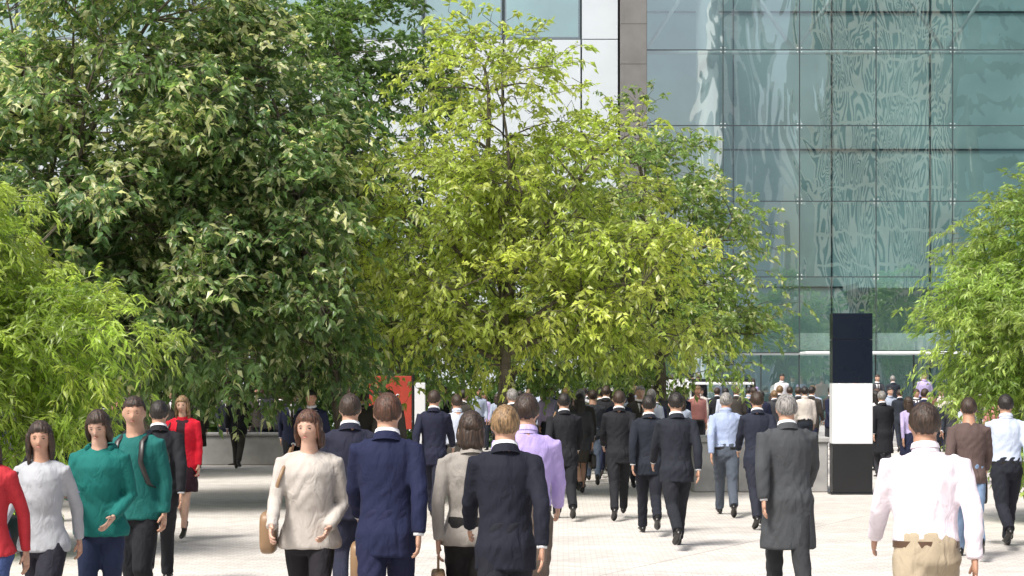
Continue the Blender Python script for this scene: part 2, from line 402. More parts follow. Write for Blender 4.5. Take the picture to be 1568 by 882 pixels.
fg=[
('woman_in_red_top',-18,250,170,dict(fem=1,top='tshirt',bot='jeans',tc=(.42,.03,.04),bc=(.05,.08,.2),hair='long',hc='brown',h=1.66,phase=.1)),
('woman_in_grey_sweater',66,232,172,dict(fem=1,top='sweater',bot='shorts',tc=(.38,.40,.43),bc=(.02,.02,.03),hair='long',hc='brown',h=1.66,phase=.05,bag='shoulder',yaw=.3)),
('woman_in_teal_sweatshirt',154,222,176,dict(fem=1,w=1.1,top='sweater',bot='jeans',tc=(.010,.14,.125),bc=(.02,.03,.07),hair='bob',hc='brown',h=1.68,phase=.3,armR='phone',phone=1,armL='bent',hood=1,tilt=.38,skin=2,ac=(.3,.4,.7))),
('man_in_teal_jacket',210,205,165,dict(top='sweater',bot='trousers',tc=(.012,.12,.11),bc=BLK,hc='brown',h=1.76,phase=.8,bag='backpack',bagm=LEATH,yaw=.35)),
('man_in_black_coat',243,165,8,dict(top='suit',bot='trousers',tc=BLK,bc=BLK,hc='dark',h=1.74,phase=.6)),
('woman_in_red_blazer',281,128,176,dict(fem=1,top='blazer',open=1,bot='dress',tc=(.55,.012,.03),bc=(.03,.012,.018),hair='long',hc='blond',h=1.68,phase=.02,heels=1,stride=.7,skin=2,shoe=M_SHOE,armL='down',bag='shoulder',w=1.1)),
('woman_with_handbag',360,66,100,dict(fem=1,top='blazer',bot='leggings',tc=BLK,bc=BLK,hair='long',hc='dark',h=1.66,phase=.25,stride=.3,bag='shoulder')),
('woman_in_cream_top',474,238,182,dict(fem=1,w=1.12,top='sweater',bot='leggings',tc=(.46,.43,.395),bc=(.015,.014,.018),hair='bob',hc='auburn',h=1.72,phase=.03,armL='bent',skin=2,bag='shoulder',bagm=TAN,yaw=-.25)),
('man_in_dark_suit',536,190,4,dict(top='suit',bot='trousers',tc=(.018,.02,.038),bc=(.018,.02,.038),hc='brown',h=1.78,phase=.7)),
('man_in_navy_suit',592,245,-4,dict(w=1.02,top='suit',bot='trousers',tc=(.012,.016,.048),bc=(.012,.015,.045),hc='auburn',h=1.79,phase=.42,bag='briefcase',bagL=1,bagm=TAN)),
('man_in_dark_suit',664,114,-6,dict(top='suit',bot='trousers',tc=(.014,.016,.035),bc=(.014,.016,.03),hc='brown',h=1.78,phase=.0)),
('woman_in_beige_jacket',722,236,3,dict(fem=1,w=1.18,top='blazer',hem=.86,bot='trousers',tc=(.30,.28,.255),bc=(.014,.013,.014),hc='brown',hair='bob',h=1.70,phase=.15,bag='handbag',bagL=1,bagm=TAN)),
('man_in_lavender_shirt',806,222,0,dict(w=1.05,top='shirt',bot='trousers',tc=(.42,.34,.66),bc=(.14,.11,.09),ac=(.45,.38,.68),hc='brown',h=1.78,phase=.9)),
('man_in_black_suit',774,250,2,dict(w=1.0,top='suit',bot='trousers',tc=(.012,.014,.024),bc=(.012,.013,.02),hc='blond',h=1.77,phase=.55)),
('man_in_dark_suit',864,111,5,dict(w=1.06,top='suit',bot='trousers',tc=BLK,bc=BLK,hc='dark',h=1.78,phase=.08,bag='shoulder',bagL=1,bagm=TAN)),
('man_in_jeans',908,82,0,dict(top='sweater',bot='jeans',tc=(.05,.055,.065),bc=(.16,.2,.28),hc='brown',h=1.76,phase=.0)),
('man_in_dark_suit',948,111,-3,dict(top='suit',bot='trousers',tc=BLK,bc=BLK,hc='brown',h=1.77,phase=.5)),
('man_in_dark_suit',994,123,0,dict(top='suit',bot='trousers',tc=(.016,.02,.03),bc=(.015,.017,.025),hc='dark',h=1.75,phase=.12,bag='briefcase')),
('man_in_dark_suit',1036,134,4,dict(w=1.04,top='suit',bot='trousers',tc=(.018,.021,.03),bc=(.016,.018,.024),hc='dark',h=1.80,phase=.6)),
('man_in_blue_shirt',1112,108,-2,dict(w=1.05,top='shirt',bot='trousers',tc=(.33,.40,.58),bc=(.07,.085,.11),ac=(.33,.4,.58),hc='grey',h=1.79,phase=.05)),
('man_in_dark_suit',1160,118,0,dict(top='suit',bot='trousers',tc=(.02,.024,.04),bc=(.02,.023,.035),hc='brown',h=1.76,phase=.45)),
('man_in_grey_coat',1206,187,3,dict(w=1.1,top='coat',bot='trousers',tc=(.055,.06,.066),bc=(.03,.032,.036),hc='grey',h=1.77,phase=.95)),
('man_in_white_shirt',1418,272,-3,dict(w=1.12,top='shirt',bot='trousers',tc=(.74,.68,.74),bc=(.38,.32,.23),ac=(.74,.68,.74),hc='brown',h=1.79,phase=.58,shoe=M_SHOEB,skin=1)),
('man_in_brown_jacket',1484,143,-8,dict(top='sweater',bot='jeans',tc=(.10,.07,.065),bc=(.17,.25,.38),hc='brown',h=1.75,phase=.1,skin=1)),
('man_in_pale_blue_shirt',1541,134,-4,dict(w=1.04,top='shirt',bot='trousers',tc=(.48,.55,.68),bc=(.015,.017,.025),ac=(.5,.56,.68),hc='dark',h=1.77,phase=.62,bag='briefcase',bagL=1)),
]
for i,(nm,x,s,hd,p) in enumerate(fg):
    me=person_mesh(p,True,i+1); me.name=nm
    place(nm,me,p,x,s,hd)
protos=[]
for i in range(9):
    rng=np.random.default_rng(50+i)
    fem=i in(2,5,8)
    tp=['suit','suit','sweater','shirt','suit','blazer','shirt','coat','shirt'][i]
    p=dict(fem=fem,top=tp,bot='trousers' if i not in(5,8) else 'skirt',hair='long' if fem else 'short',w=rng.uniform(.95,1.08),phase=i*.13,stride=.8 if i%3 else .25,h=1.68 if fem else 1.77,tc=BLK,bc=BLK,bag=['briefcase',None,'shoulder',None,None,'handbag',None,None,None][i])
    protos.append((p,person_mesh(p,False,90+i)))
rng=np.random.default_rng(7)
placed=[(PX(x,F/s),F/s) for _,x,s,_,_ in fg]
def crowd(n,x0,x1,d0,d1,z=0,away=.8,lightp=.2):
    c=0; tries=0
    while c<n and tries<n*40:
        tries+=1
        D=rng.uniform(d0,d1); x=rng.uniform(x0,x1); X=PX(x,D)
        if any((X-a)**2+(D-b)**2<.4 for a,b in placed): continue
        if 3.0<X<6.3 and 28<D<33: continue
        placed.append((X,D)); lt=rng.random()<lightp
        ch=[3,6,8,2] if lt else [0,1,4,7,0,1,4,5]
        p,me=protos[ch[rng.integers(len(ch))]]; p=dict(p)
        dk=[BLK,NAVY,CHAR,(.02,.025,.035),(.05,.045,.04)]; lg=[WHITE,(.5,.55,.66),(.42,.36,.58),(.6,.55,.5),(.35,.4,.5),(.45,.2,.18)]
        p['tc']=(lg if lt else dk)[rng.integers(6 if lt else 5)]; p['bc']=dk[rng.integers(5)]; p['ac']=p['tc'] if lt else WHITE
        p['hc']=['dark','brown','brown','grey','blond','dark','auburn'][rng.integers(7)]; p['skin']=int(rng.integers(3))
        hd=rng.normal(0,18)+(0 if rng.random()<away else 180)
        o=place('pedestrian',me,p,x,0,hd,z,D); sc=rng.uniform(.95,1.04); o.scale=(sc,sc,sc); c+=1
crowd(60,640,1275,38,50,0,.85,.34)
crowd(16,850,1060,29,38,0,.9,.15)
crowd(28,1335,1600,31,50,0,.7,.36)
crowd(32,-20,460,36,50,0,.5,.35)
crowd(7,10,230,20,32,0,.4,.25)
crowd(10,440,860,24,36,0,.8,.15)
crowd(14,1030,1420,53.2,57,.45,.5,.5)

# ---------------------------------------------------------------- trees
def leafmat(name,trans=.48,rough=.38):
    m,nt,b=new_mat(name)
    a=node(nt,'ShaderNodeVertexColor'); a.layer_name='Col'
    nt.links.new(a.outputs[0],b.inputs['Base Color']); b.inputs['Roughness'].default_value=rough
    b.inputs['Specular IOR Level'].default_value=.6
    t=node(nt,'ShaderNodeBsdfTranslucent')
    mx=node(nt,'ShaderNodeMix',data_type='RGBA',blend_type='MULTIPLY'); mx.inputs[0].default_value=1
    nt.links.new(a.outputs[0],mx.inputs[6]); mx.inputs[7].default_value=(1.65,1.65,1.0,1)
    nt.links.new(mx.outputs[2],t.inputs[0])
    s=node(nt,'ShaderNodeMixShader'); s.inputs[0].default_value=trans
    nt.links.new(b.outputs[0],s.inputs[1]); nt.links.new(t.outputs[0],s.inputs[2])
    nt.links.new(s.outputs[0],nt.nodes['Material Output'].inputs[0]); return m
LEAF=leafmat('leaf'); 
m,nt,b=new_mat('bark'); v=coords(nt,(1,1,.25)); f=noise(nt,22,6,v,.65)
nt.links.new(ramp(nt,f,[(.3,(.05,.042,.032)),(.7,(.19,.165,.13))]),b.inputs['Base Color']); b.inputs['Roughness'].default_value=.9; bump(nt,f,b,.7,.02); BARK=m
def leaves(P,D,L,Wd,rng,down=.3):
    n=len(P); D=D/np.linalg.norm(D,axis=1)[:,None]
    up=np.array([0,0,.8])+rng.normal(0,.8,(n,3)); S=np.cross(D,up); S/=np.linalg.norm(S,axis=1)[:,None]+1e-9
    N=np.cross(S,D); L=L[:,None]; Wd=Wd[:,None]
    V=np.empty((n,5,3)); V[:,0]=P; V[:,1]=P+D*L*.42+S*Wd*.5+N*Wd*.15; V[:,2]=P+D*L*.42-S*Wd*.5+N*Wd*.15
    V[:,3]=P+D*L*.5; V[:,4]=P+D*L-N*L*.12+np.array([0,0,-1])*L*down*.3
    b=(np.arange(n)*5)[:,None]; T=np.concatenate([b+[0,3,1],b+[0,2,3],b+[1,3,4],b+[3,2,4]])
    return V.reshape(-1,3),T
def bez(a,b,c,n): t=np.linspace(0,1,n)[:,None]; return (1-t)**2*a+2*t*(1-t)*b+t*t*c
def make_tree(name,base,lobes,nclus,ntw,nleaf,LL,LW,pal,tr,ttop,seed,spread=.3,shell=.6,droop=.5,pale=0,twl=(.25,.5),minz=1.7,mats=None):
    rng=np.random.default_rng(seed); g=G(); lobes=np.array(lobes,float)
    wts=(lobes[:,3]*lobes[:,5]); wts/=wts.sum(); C=[]; O=[]
    while len(C)<nclus:
        k=rng.choice(len(lobes),p=wts); d=rng.normal(size=3); d/=np.linalg.norm(d)
        r=shell+(1-shell)*rng.random()**.6 if rng.random()<.85 else rng.uniform(.25,shell)
        c=lobes[k,:3]+d*lobes[k,3:]*r
        q=np.linalg.norm((c-lobes[:,:3])/lobes[:,3:],axis=1); q[k]=9
        if q.min()<.5 and rng.random()<.8: continue
        if c[2]<minz: continue
        if len(C) and np.min(np.linalg.norm(np.array(C)-c,axis=1))<.2: continue
        C.append(c); o=d/lobes[k,3:]; O.append(o/np.linalg.norm(o))
    C=np.array(C); O=np.array(O); top=C[:,2].max()
    cx=lobes[:,0].mean(); cy=lobes[:,1].mean()
    n=14; t=np.linspace(0,1,n); z=t*(top*.9)
    T=np.stack([t**1.3*cx*.9+.09*np.sin(2.1*z+seed)*t,t**1.5*cy*.6+.05*np.sin(2.3*z+seed*2)*t,z],-1)
    R_=tr*(1-t)**1.25+.011; R_[0]*=1.3
    g.tube(T,R_,None,12)
    nodes=[T[i] for i in range(n) if z[i]>ttop*.75]; nr_=[R_[i] for i in range(n) if z[i]>ttop*.75]
    ends=[C[rng.integers(len(C))]]
    for _ in range(11):
        dd=np.min([np.linalg.norm(C-e,axis=1) for e in ends],axis=0); ends.append(C[np.argmax(dd)])
    for e in ends:
        zz=np.clip(ttop+(e[2]-ttop)*.35*rng.uniform(.6,1.1),ttop*.8,top*.7); s=np.array([np.interp(zz,z,T[:,k]) for k in range(3)])
        mid=(s+e)/2+np.array([0,0,.15*np.linalg.norm(e-s)])+rng.normal(0,.18,3)
        B=bez(s,mid,e,9); B[1:-1]+=rng.normal(0,.045,(7,3)); r0=min(.065,tr*.45)*rng.uniform(.8,1.1)
        rr=np.linspace(r0,.010,9); g.tube(B,rr,None,7)
        nodes+=list(B[2:]); nr_+=list(rr[2:])
    nodes=np.array(nodes); nr_=np.array(nr_)
    LP=[];LD=[];LC=[]
    for c,o in zip(C,O):
        d=np.linalg.norm(nodes-c,axis=1)+np.clip(nodes[:,2]-c[2],0,9)*1.2; k=np.argmin(d)
        s=nodes[k]; e=c
        if np.linalg.norm(e-s)>.05:
            mid=(s+e)/2+np.array([0,0,.1])+rng.normal(0,.08,3); B=bez(s,mid,e,5); g.tube(B,np.linspace(min(nr_[k]*.7,.03),.008,5),None,5)
        shade=rng.uniform(.75,1.2); lf=rng.random()
        for _ in range(ntw):
            s=c+rng.normal(0,spread,3)*[1,1,.55]; 
            dr=o*.8+rng.normal(0,.6,3)+[0,0,.1]; dr/=np.linalg.norm(dr); L=rng.uniform(*twl)
            t=np.linspace(0,1,4)[:,None]; B=s+dr*L*t+np.array([0,0,-1])*droop*L*t**2
            g.tube(np.concatenate([[c*.4+s*.6],B]),[.006,.005,.004,.003,.002],None,3,cap=False)
            tt=rng.uniform(.05,1,nleaf)[:,None]; pos=s+dr*L*tt+np.array([0,0,-1])*droop*L*tt**2+rng.normal(0,.015,(nleaf,3))
            sd=np.cross(dr,[0,0,1]); sd/=np.linalg.norm(sd)+1e-6
            ld=dr*.6+sd*rng.choice([-1,1],nleaf)[:,None]*.8+np.array([0,0,-droop*.9])+rng.normal(0,.3,(nleaf,3))
            LP.append(pos); LD.append(ld)
            col=np.array(pal[0])*(1-lf)+np.array(pal[1])*lf
            cc=col*shade*rng.uniform(.75,1.25,(nleaf,1))
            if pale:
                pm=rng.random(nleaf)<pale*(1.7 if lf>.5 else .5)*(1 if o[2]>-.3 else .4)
                cc[pm]=np.array([.60,.63,.38])*rng.uniform(.75,1.2,(pm.sum(),1))  # new growth and undersides, plus crown highlights painted into the leaf colour
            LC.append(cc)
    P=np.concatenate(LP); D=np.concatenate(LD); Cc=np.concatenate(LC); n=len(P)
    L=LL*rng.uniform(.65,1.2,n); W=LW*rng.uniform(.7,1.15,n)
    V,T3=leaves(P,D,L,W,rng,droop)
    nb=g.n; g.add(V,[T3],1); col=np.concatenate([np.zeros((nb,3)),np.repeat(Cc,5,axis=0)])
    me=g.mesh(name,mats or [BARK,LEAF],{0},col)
    return add_obj(name,me,base)
DG=((.09,.175,.07),(.19,.29,.10)); YG=((.31,.41,.09),(.50,.56,.14)); MG=((.18,.29,.09),(.29,.40,.12))
make_tree('deciduous_tree',(PX(22,25.5),25.5,0),[(1.05,0,6.2,2.5,2.0,2.6),(1.6,-.5,4.0,2.1,1.7,1.9),(-.3,0,4.6,1.9,1.8,2.0),(1.9,.2,7.2,1.7,1.7,1.7),(1.4,-.2,2.9,2.3,1.5,1.1)],235,20,10,.16,.078,DG,.14,2.0,1,pale=.28)
make_tree('deciduous_tree',(PX(540,26.8),26.8,0),[(-1.6,-.3,5.7,1.6,1.8,2.1),(-1.0,-.6,4.2,1.3,1.6,1.8),(-2.3,-.6,3.7,1.5,1.5,1.6),(-1.5,-.3,2.7,1.7,1.4,1.0)],170,20,10,.155,.075,DG,.13,2.0,2,pale=.26)
make_tree('deciduous_tree',(PX(770,28),28,0),[(-.1,0,5.9,1.6,1.6,2.0),(-1.3,-.2,4.6,1.6,1.6,1.6),(1.3,0,4.5,1.7,1.6,1.7),(2.2,.2,3.4,1.4,1.3,1.2),(-1.9,0,3.1,1.25,1.3,1.1),(.2,-.5,3.0,1.8,1.4,1.1)],215,16,9,.14,.063,YG,.13,2.2,3,shell=.5,pale=.04)
make_tree('deciduous_tree',(PX(1010,35),35,0),[(-.2,0,5.6,1.5,1.6,2.0),(.5,0,4.4,1.7,1.6,1.9),(-.6,0,3.7,1.8,1.6,1.6),(.5,0,2.8,1.7,1.5,1.0)],130,20,10,.14,.07,MG,.14,2.1,4,pale=.14)
make_tree('deciduous_tree',(PX(540,36),36,0),[(.2,0,7.8,1.9,1.8,2.6),(-1.4,0,7.8,2.2,1.8,2.4),(.2,0,4.6,2.4,2,2.2),(0,0,3,2.6,2,1.4)],180,20,10,.17,.085,((.10,.19,.06),(.17,.27,.08)),.17,2.1,5)
make_tree('deciduous_tree',(PX(780,38),38,0),[(.3,0,5.4,2.0,1.8,1.7),(0,0,3.8,3.0,1.8,1.5),(0,0,2.7,3.2,1.6,1.0)],120,18,10,.16,.08,MG,.17,2.1,8)
o=make_tree('deciduous_tree',(15.5,24,0),[(0,0,6.0,2.6,2.2,2.3),(1,0,4.4,2.2,2,1.8),(-1,0,4.4,2.2,2,1.8)],70,18,8,.2,.11,DG,.15,2.1,6)
for (x_,y_,r_,s_) in((20.5,27,2,1),(-11.5,33,1,1.1),(-7.5,35,4,1.1),(-15.5,34,3,1.05)):
    o3=bpy.data.objects.new('deciduous_tree',o.data); scene.collection.objects.link(o3); o3.location=(x_,y_,0); o3.rotation_euler[2]=r_; o3.scale=(s_,)*3
CULM=simple('bamboo_culm',(.16,.2,.06),.45)
BG=((.25,.38,.07),(.42,.52,.11)); BG2=((.24,.37,.10),(.40,.50,.15))
D=18.5
make_tree('bamboo_plant',(PX(-60,D),D,0),[(-.25,0,3.4,.95,1,1.05),(.75,-.1,2.35,1.35,.8,.60),(-.2,0,2.5,1.3,1,1.1),(.1,0,1.5,1.3,.9,1.1)],150,22,13,.125,.03,BG,.05,.6,11,spread=.20,shell=.5,droop=.6,minz=.4,twl=(.18,.36),mats=[CULM,LEAF])
D=23
make_tree('bamboo_plant',(PX(1600,D),D,0),[(.15,0,3.5,1.1,1,1.40),(-.35,-.1,2.7,1.1,1,.95),(.5,0,2.8,1.4,1,1.4),(.15,0,1.8,1.2,.9,1.1)],190,25,13,.11,.030,BG2,.05,.6,12,spread=.20,shell=.5,droop=.5,minz=.5,twl=(.18,.34),mats=[CULM,LEAF])
def hedge(name,x0,x1,y,dep,h,n,seed,pal,ll=.15,lw=.08):
    rng=np.random.default_rng(seed); g=G()
    for x in np.arange(x0+.3,x1,.8): g.tube([(x,y,0),(x+.05,y,h*.5),(x-.05,y,h*.75)],[.05,.035,.01],None,6)
    P=np.stack([rng.uniform(x0,x1,n),y+rng.uniform(-dep,dep,n),rng.random(n)**.7*h*1],-1)
    P[:,2]*=.82+.18*np.sin(P[:,0]*1.3)*np.sin(P[:,0]*.47+2)
    P+=rng.normal(0,.06,(n,3)); P[:,2]=np.clip(P[:,2],.05,99)
    D=rng.normal(0,1,(n,3))+[0,-.4,-.2]
    V,T=leaves(P,D,ll*rng.uniform(.6,1.3,n),lw*rng.uniform(.6,1.2,n),rng)
    C=(np.array(pal[0])+(np.array(pal[1])-pal[0])*rng.random((n,1)))*(.8+.3*np.sin(P[:,:1]*2.1)*np.sin(P[:,2:]*3))
    nb=g.n; g.add(V,[T],1); add_obj(name,g.mesh(name,[BARK,LEAF],{0},np.concatenate([np.zeros((nb,3)),np.repeat(C,5,axis=0)])),(0,0,0))
hedge('hedge',-19,4.6,51.0,.6,2.7,24000,21,((.05,.11,.03),(.10,.19,.04)),.2,.12)
hedge('distant_foliage',-24,-3.5,45,1.5,6.5,30000,22,((.04,.09,.025),(.08,.15,.035)),.3,.17)

# ---------------------------------------------------------------- ground
m,nt,b=new_mat('plaza_paving'); v=coords(nt)
bt=node(nt,'ShaderNodeTexBrick'); nt.links.new(coords(nt,(1,1,1),(0,0,.03)),bt.inputs['Vector'])
bt.inputs['Scale'].default_value=1; bt.inputs['Brick Width'].default_value=.12; bt.inputs['Row Height'].default_value=.10; bt.inputs['Mortar Size'].default_value=.005
bt.inputs['Color1'].default_value=(.57,.54,.505,1); bt.inputs['Color2'].default_value=(.69,.66,.62,1); bt.inputs['Mortar'].default_value=(.45,.425,.395,1)
bt2=node(nt,'ShaderNodeTexBrick'); nt.links.new(coords(nt,(1,1,1),(0,0,.5)),bt2.inputs['Vector']); bt2.offset=0
bt2.inputs['Scale'].default_value=1; bt2.inputs['Brick Width'].default_value=7.2; bt2.inputs['Row Height'].default_value=5.2; bt2.inputs['Mortar Size'].default_value=.018
bt2.inputs['Color1'].default_value=(1,1,1,1); bt2.inputs['Color2'].default_value=(.98,.975,.97,1); bt2.inputs['Mortar'].default_value=(.74,.72,.70,1)
mx=node(nt,'ShaderNodeMix',data_type='RGBA',blend_type='MULTIPLY'); mx.inputs[0].default_value=1
nt.links.new(bt.outputs[0],mx.inputs[6]); nt.links.new(bt2.outputs[0],mx.inputs[7])
st=ramp(nt,noise(nt,.5,9,coords(nt,(.6,1.6,1)),.72),[(.3,(.72,.71,.70)),(.62,(1.0,1.0,1.0))])
mx2=node(nt,'ShaderNodeMix',data_type='RGBA',blend_type='MULTIPLY'); mx2.inputs[0].default_value=1
nt.links.new(mx.outputs[2],mx2.inputs[6]); nt.links.new(st,mx2.inputs[7]); nt.links.new(mx2.outputs[2],b.inputs['Base Color'])
b.inputs['Roughness'].default_value=.7; bump(nt,bt.outputs[1],b,-.3,.004)
PAVE=m
g=G(); g.add([(-300,-300,0),(300,-300,0),(300,300,0),(-300,300,0)],[np.array([[0,1,2,3]])]); add_obj('plaza_ground',g.mesh('plaza_ground',[PAVE],False))
STONE=simple('granite',(.36,.36,.355),.6,0,.2,3,.2,.004)
g=G()
for k in range(3): g.box(-30,34,52-.35*(2-k)+.002*k,52.35-.35*(2-k) if k<2 else 60,0.0,.15*(k+1),bev=.01)
add_obj('terrace_steps',g.mesh('terrace_steps',[STONE],False))
g=G(); D=29.5; g.box(PX(1062,D),PX(1268,D),D,D+1.4,0,.86,bev=.02); g.box(PX(1058,D),PX(1272,D),D-.04,D+1.44,.863,.95,bev=.015)
xs=np.linspace(PX(1062,D),PX(1268,D),4)[1:-1]
for x_ in xs: g.box(x_-.006,x_+.006,D-.003,D+.01,.02,.84,1)
DARK=simple('dark_joint',(.03,.03,.032),.6)
add_obj('stone_planter',g.mesh('stone_planter',[STONE,DARK],False))
g=G(); D=39.5; g.box(PX(300,D),PX(440,D),D,D+.5,0,.68,bev=.02); g.box(PX(297,D),PX(443,D),D-.04,D+.54,.683,.75,bev=.015)
add_obj('low_stone_wall',g.mesh('low_stone_wall',[STONE],False))

# ---------------------------------------------------------------- sign pillar
par=bpy.data.objects.new('information_pillar',None); scene.collection.objects.link(par); par.location=(PX(1303,29),29,0)
w=.338; d=.14
def child(nm,fn,mats,parent,smooth=False):
    g=G(); fn(g); o=add_obj(nm,g.mesh(nm,mats,smooth)); o.parent=parent; return o
NV=simple('navy_enamel',(.007,.011,.024),.25,0,.06,2,.02,.001); WH=simple('white_enamel',(.78,.8,.83),.35,0,.02,2,.02,.001); BK=simple('black_metal',(.012,.013,.016),.4,0,.1)
child('navy_panel',lambda g:(g.box(-w,w,-d,d,1.885,2.62,bev=.008),g.box(-w,w,-d,d,2.626,3.07,bev=.008)),[NV],par)
child('white_panel',lambda g:g.box(-w-.002,w+.002,-d-.003,d+.003,.86,1.88,bev=.008),[WH],par)
child('black_base',lambda g:(g.box(-w,w,-d,d,.03,.855,bev=.008),g.box(-w-.03,w+.03,-d-.03,d+.03,0,.03,bev=.006)),[BK],par)
RED=simple('red_banner_fabric',(.42,.05,.03),.6)
par=bpy.data.objects.new('red_banner_sign',None); scene.collection.objects.link(par); D=33; par.location=(PX(598,D),D,0)
child('poles',lambda g:[g.tube([(sx*.44,0,0),(sx*.44,0,2.1)],[.025,.025],None,10) for sx in(-1,1)],[BK],par)
child('banner',lambda g:g.box(-.41,.41,-.015,.015,1.0,2.03,bev=.005),[RED],par)
child('letters',lambda g:[g.tube([(-.28+k*.14+.035*math.cos(t),-.02,1.62+.06*math.sin(t)) for t in np.linspace(.4,5.6,9)],.010,None,5) for k in range(4)],[WH],par)
par=bpy.data.objects.new('white_notice_board',None); scene.collection.objects.link(par); D=34; par.location=(PX(643,D),D,0)
child('board',lambda g:g.box(-.11,.11,-.03,.03,.5,1.9,bev=.01),[WH],par); child('post',lambda g:g.tube([(0,0,0),(0,0,.5)],.03,None,8),[BK],par)
par=bpy.data.objects.new('outdoor_counter',None); scene.collection.objects.link(par); D=53; par.location=(PX(1102,D),D,.45)
child('canopy',lambda g:(g.box(-.98,.98,-.6,.6,1.42,1.50,0,.01),g.box(-.94,.94,-.55,.55,1.503,1.60,1,.01)),[WH,BK],par)
child('legs',lambda g:[g.box(sx*.9-.03,sx*.9+.03,sy*.5-.03,sy*.5+.03,0,1.42) for sx in(-1,1) for sy in(-1,1)],[BK],par)
child('bar',lambda g:g.box(-.8,.8,-.4,.1,0,1.0,0,.02),[WH],par)
par=bpy.data.objects.new('white_parapet_panel',None); scene.collection.objects.link(par); D=52.6; par.location=(PX(1022,D),D,.45)
child('panel',lambda g:(g.box(-.75,.75,-.04,.04,.75,1.6,0,.01),g.box(-.7,-.64,-.03,.03,0,.75,1),g.box(.64,.7,-.03,.03,0,.75,1)),[WH,BK],par)

# ---------------------------------------------------------------- glass building
FY=60.0; sc=FY/F
m,nt,b=new_mat('coated_glass')
nt.nodes.remove(b); v=coords(nt,(1,1,.38))
n1=noise(nt,.8,1.5,v,.4,1.6); bp=node(nt,'ShaderNodeBump'); bp.inputs['Strength'].default_value=1; bp.inputs['Distance'].default_value=.0062
nt.links.new(n1,bp.inputs['Height'])
gl=node(nt,'ShaderNodeBsdfGlossy'); gl.inputs['Roughness'].default_value=.01; gl.inputs['Color'].default_value=(.88,.95,.95,1); nt.links.new(bp.outputs[0],gl.inputs['Normal'])
tr=node(nt,'ShaderNodeBsdfTransparent'); tr.inputs[0].default_value=(.68,.83,.835,1)
ms=node(nt,'ShaderNodeMixShader'); ms.inputs[0].default_value=.47
nt.links.new(tr.outputs[0],ms.inputs[1]); nt.links.new(gl.outputs[0],ms.inputs[2]); nt.links.new(ms.outputs[0],nt.nodes['Material Output'].inputs[0]); GLASS=m
STEEL=simple('painted_steel',(.78,.81,.81),.35,.1,.05,3,.03,.002); JOINT=simple('joint_seal',(.04,.055,.06),.5)
INW=simple('interior_wall',(.56,.68,.67),.6,0,.22,.35,.05,.01); INF=simple('interior_floor',(.3,.3,.29),.4); TAUPE=simple('taupe_stone',(.17,.17,.165),.7,0,.15,1.5)
PAN=simple('white_cladding_panel',(.56,.62,.66),.4,0,.05,.7,.03,.004); BEAMGLOW=simple('beam_and_glow_white',(.85,.85,.8),.5)
B=bpy.data.objects.new('glass_office_building',None); scene.collection.objects.link(B)
X0=4.73; dx=2.69; nx=9; Zs=[3.0+2.66*k for k in range(9)]; X1=X0+dx*nx; ZT=Zs[-1]
rg=np.random.default_rng(4)
def panes(g):
    for i in range(nx):
        for k in range(8):
            x0=X0+i*dx+.015; x1=X0+(i+1)*dx-.015; z0=Zs[k]+.015; z1=Zs[k+1]-.015; a,b_=rg.normal(0,.004,2)
            g.add([(x0,FY-a-b_,z0),(x1,FY+a-b_,z0),(x1,FY+a+b_,z1),(x0,FY-a+b_,z1)],[np.array([[0,1,2,3]])])
        for h in range(2):
            x0=X0+i*dx+.04+h*dx/2; x1=x0+dx/2-.06
            g.add([(x0,FY+.1,.5),(x1,FY+.1,.5),(x1,FY+.1,2.9),(x0,FY+.1,2.9)],[np.array([[0,1,2,3]])])
child('glass_panes',panes,[GLASS],B)
def joints(g):
    for i in range(nx+1): g.box(X0+i*dx-.016,X0+i*dx+.016,FY-.02,FY+.03,3.0,ZT)
    for z in Zs: 
        for i in range(nx): g.box(X0+i*dx+.016,X0+(i+1)*dx-.016,FY-.022,FY+.028,z-.016,z+.016)
    for i in range(nx): 
        for h in range(2): g.box(X0+i*dx+h*dx/2-.025,X0+i*dx+h*dx/2+.025,FY+.05,FY+.13,.45,2.93)
child('glazing_joints',joints,[JOINT],B)
def spider(g):
    for i in range(1,nx):
        for z in Zs[1:]:
            x=X0+i*dx
            for a in(45,135,225,315):
                c,s_=math.cos(math.radians(a)),math.sin(math.radians(a)); g.tube([(x,FY+.12,z),(x+.13*c,FY+.05,z+.13*s_)],[.022,.014],None,6)
                g.ell((x+.10*c,FY-.018,z+.10*s_),(.022,.012,.022),8,6)
            g.tube([(x,FY+.1,z),(x,FY+.6,z)],[.03,.03],None,6)
child('spider_fittings',spider,[STEEL],B,True)
def frame(g):
    g.tube([(7.05,61.6,.45),(7.05,61.6,ZT)],.42,None,28,cap=False)
    g.tube([(7.05+8.07*2,61.6,.45),(7.05+8.07*2,61.6,ZT)],.42,None,28,cap=False)
    for zz in (Zs[4]+.12,Zs[8]):
        g.tube([(X0,61,zz),(X1,61,zz)],.09,None,12)
    for c in (X0,X0+2*dx,X0+4*dx,X0+6*dx,X0+8*dx):
        for sx in(-1,1):
            g.tube([(c+sx*.1,61.0,Zs[4]+.25),(c+sx*2.5,61.0,Zs[5]+1.2)],.07,None,10)
child('steel_frame',frame,[STEEL],B,True)
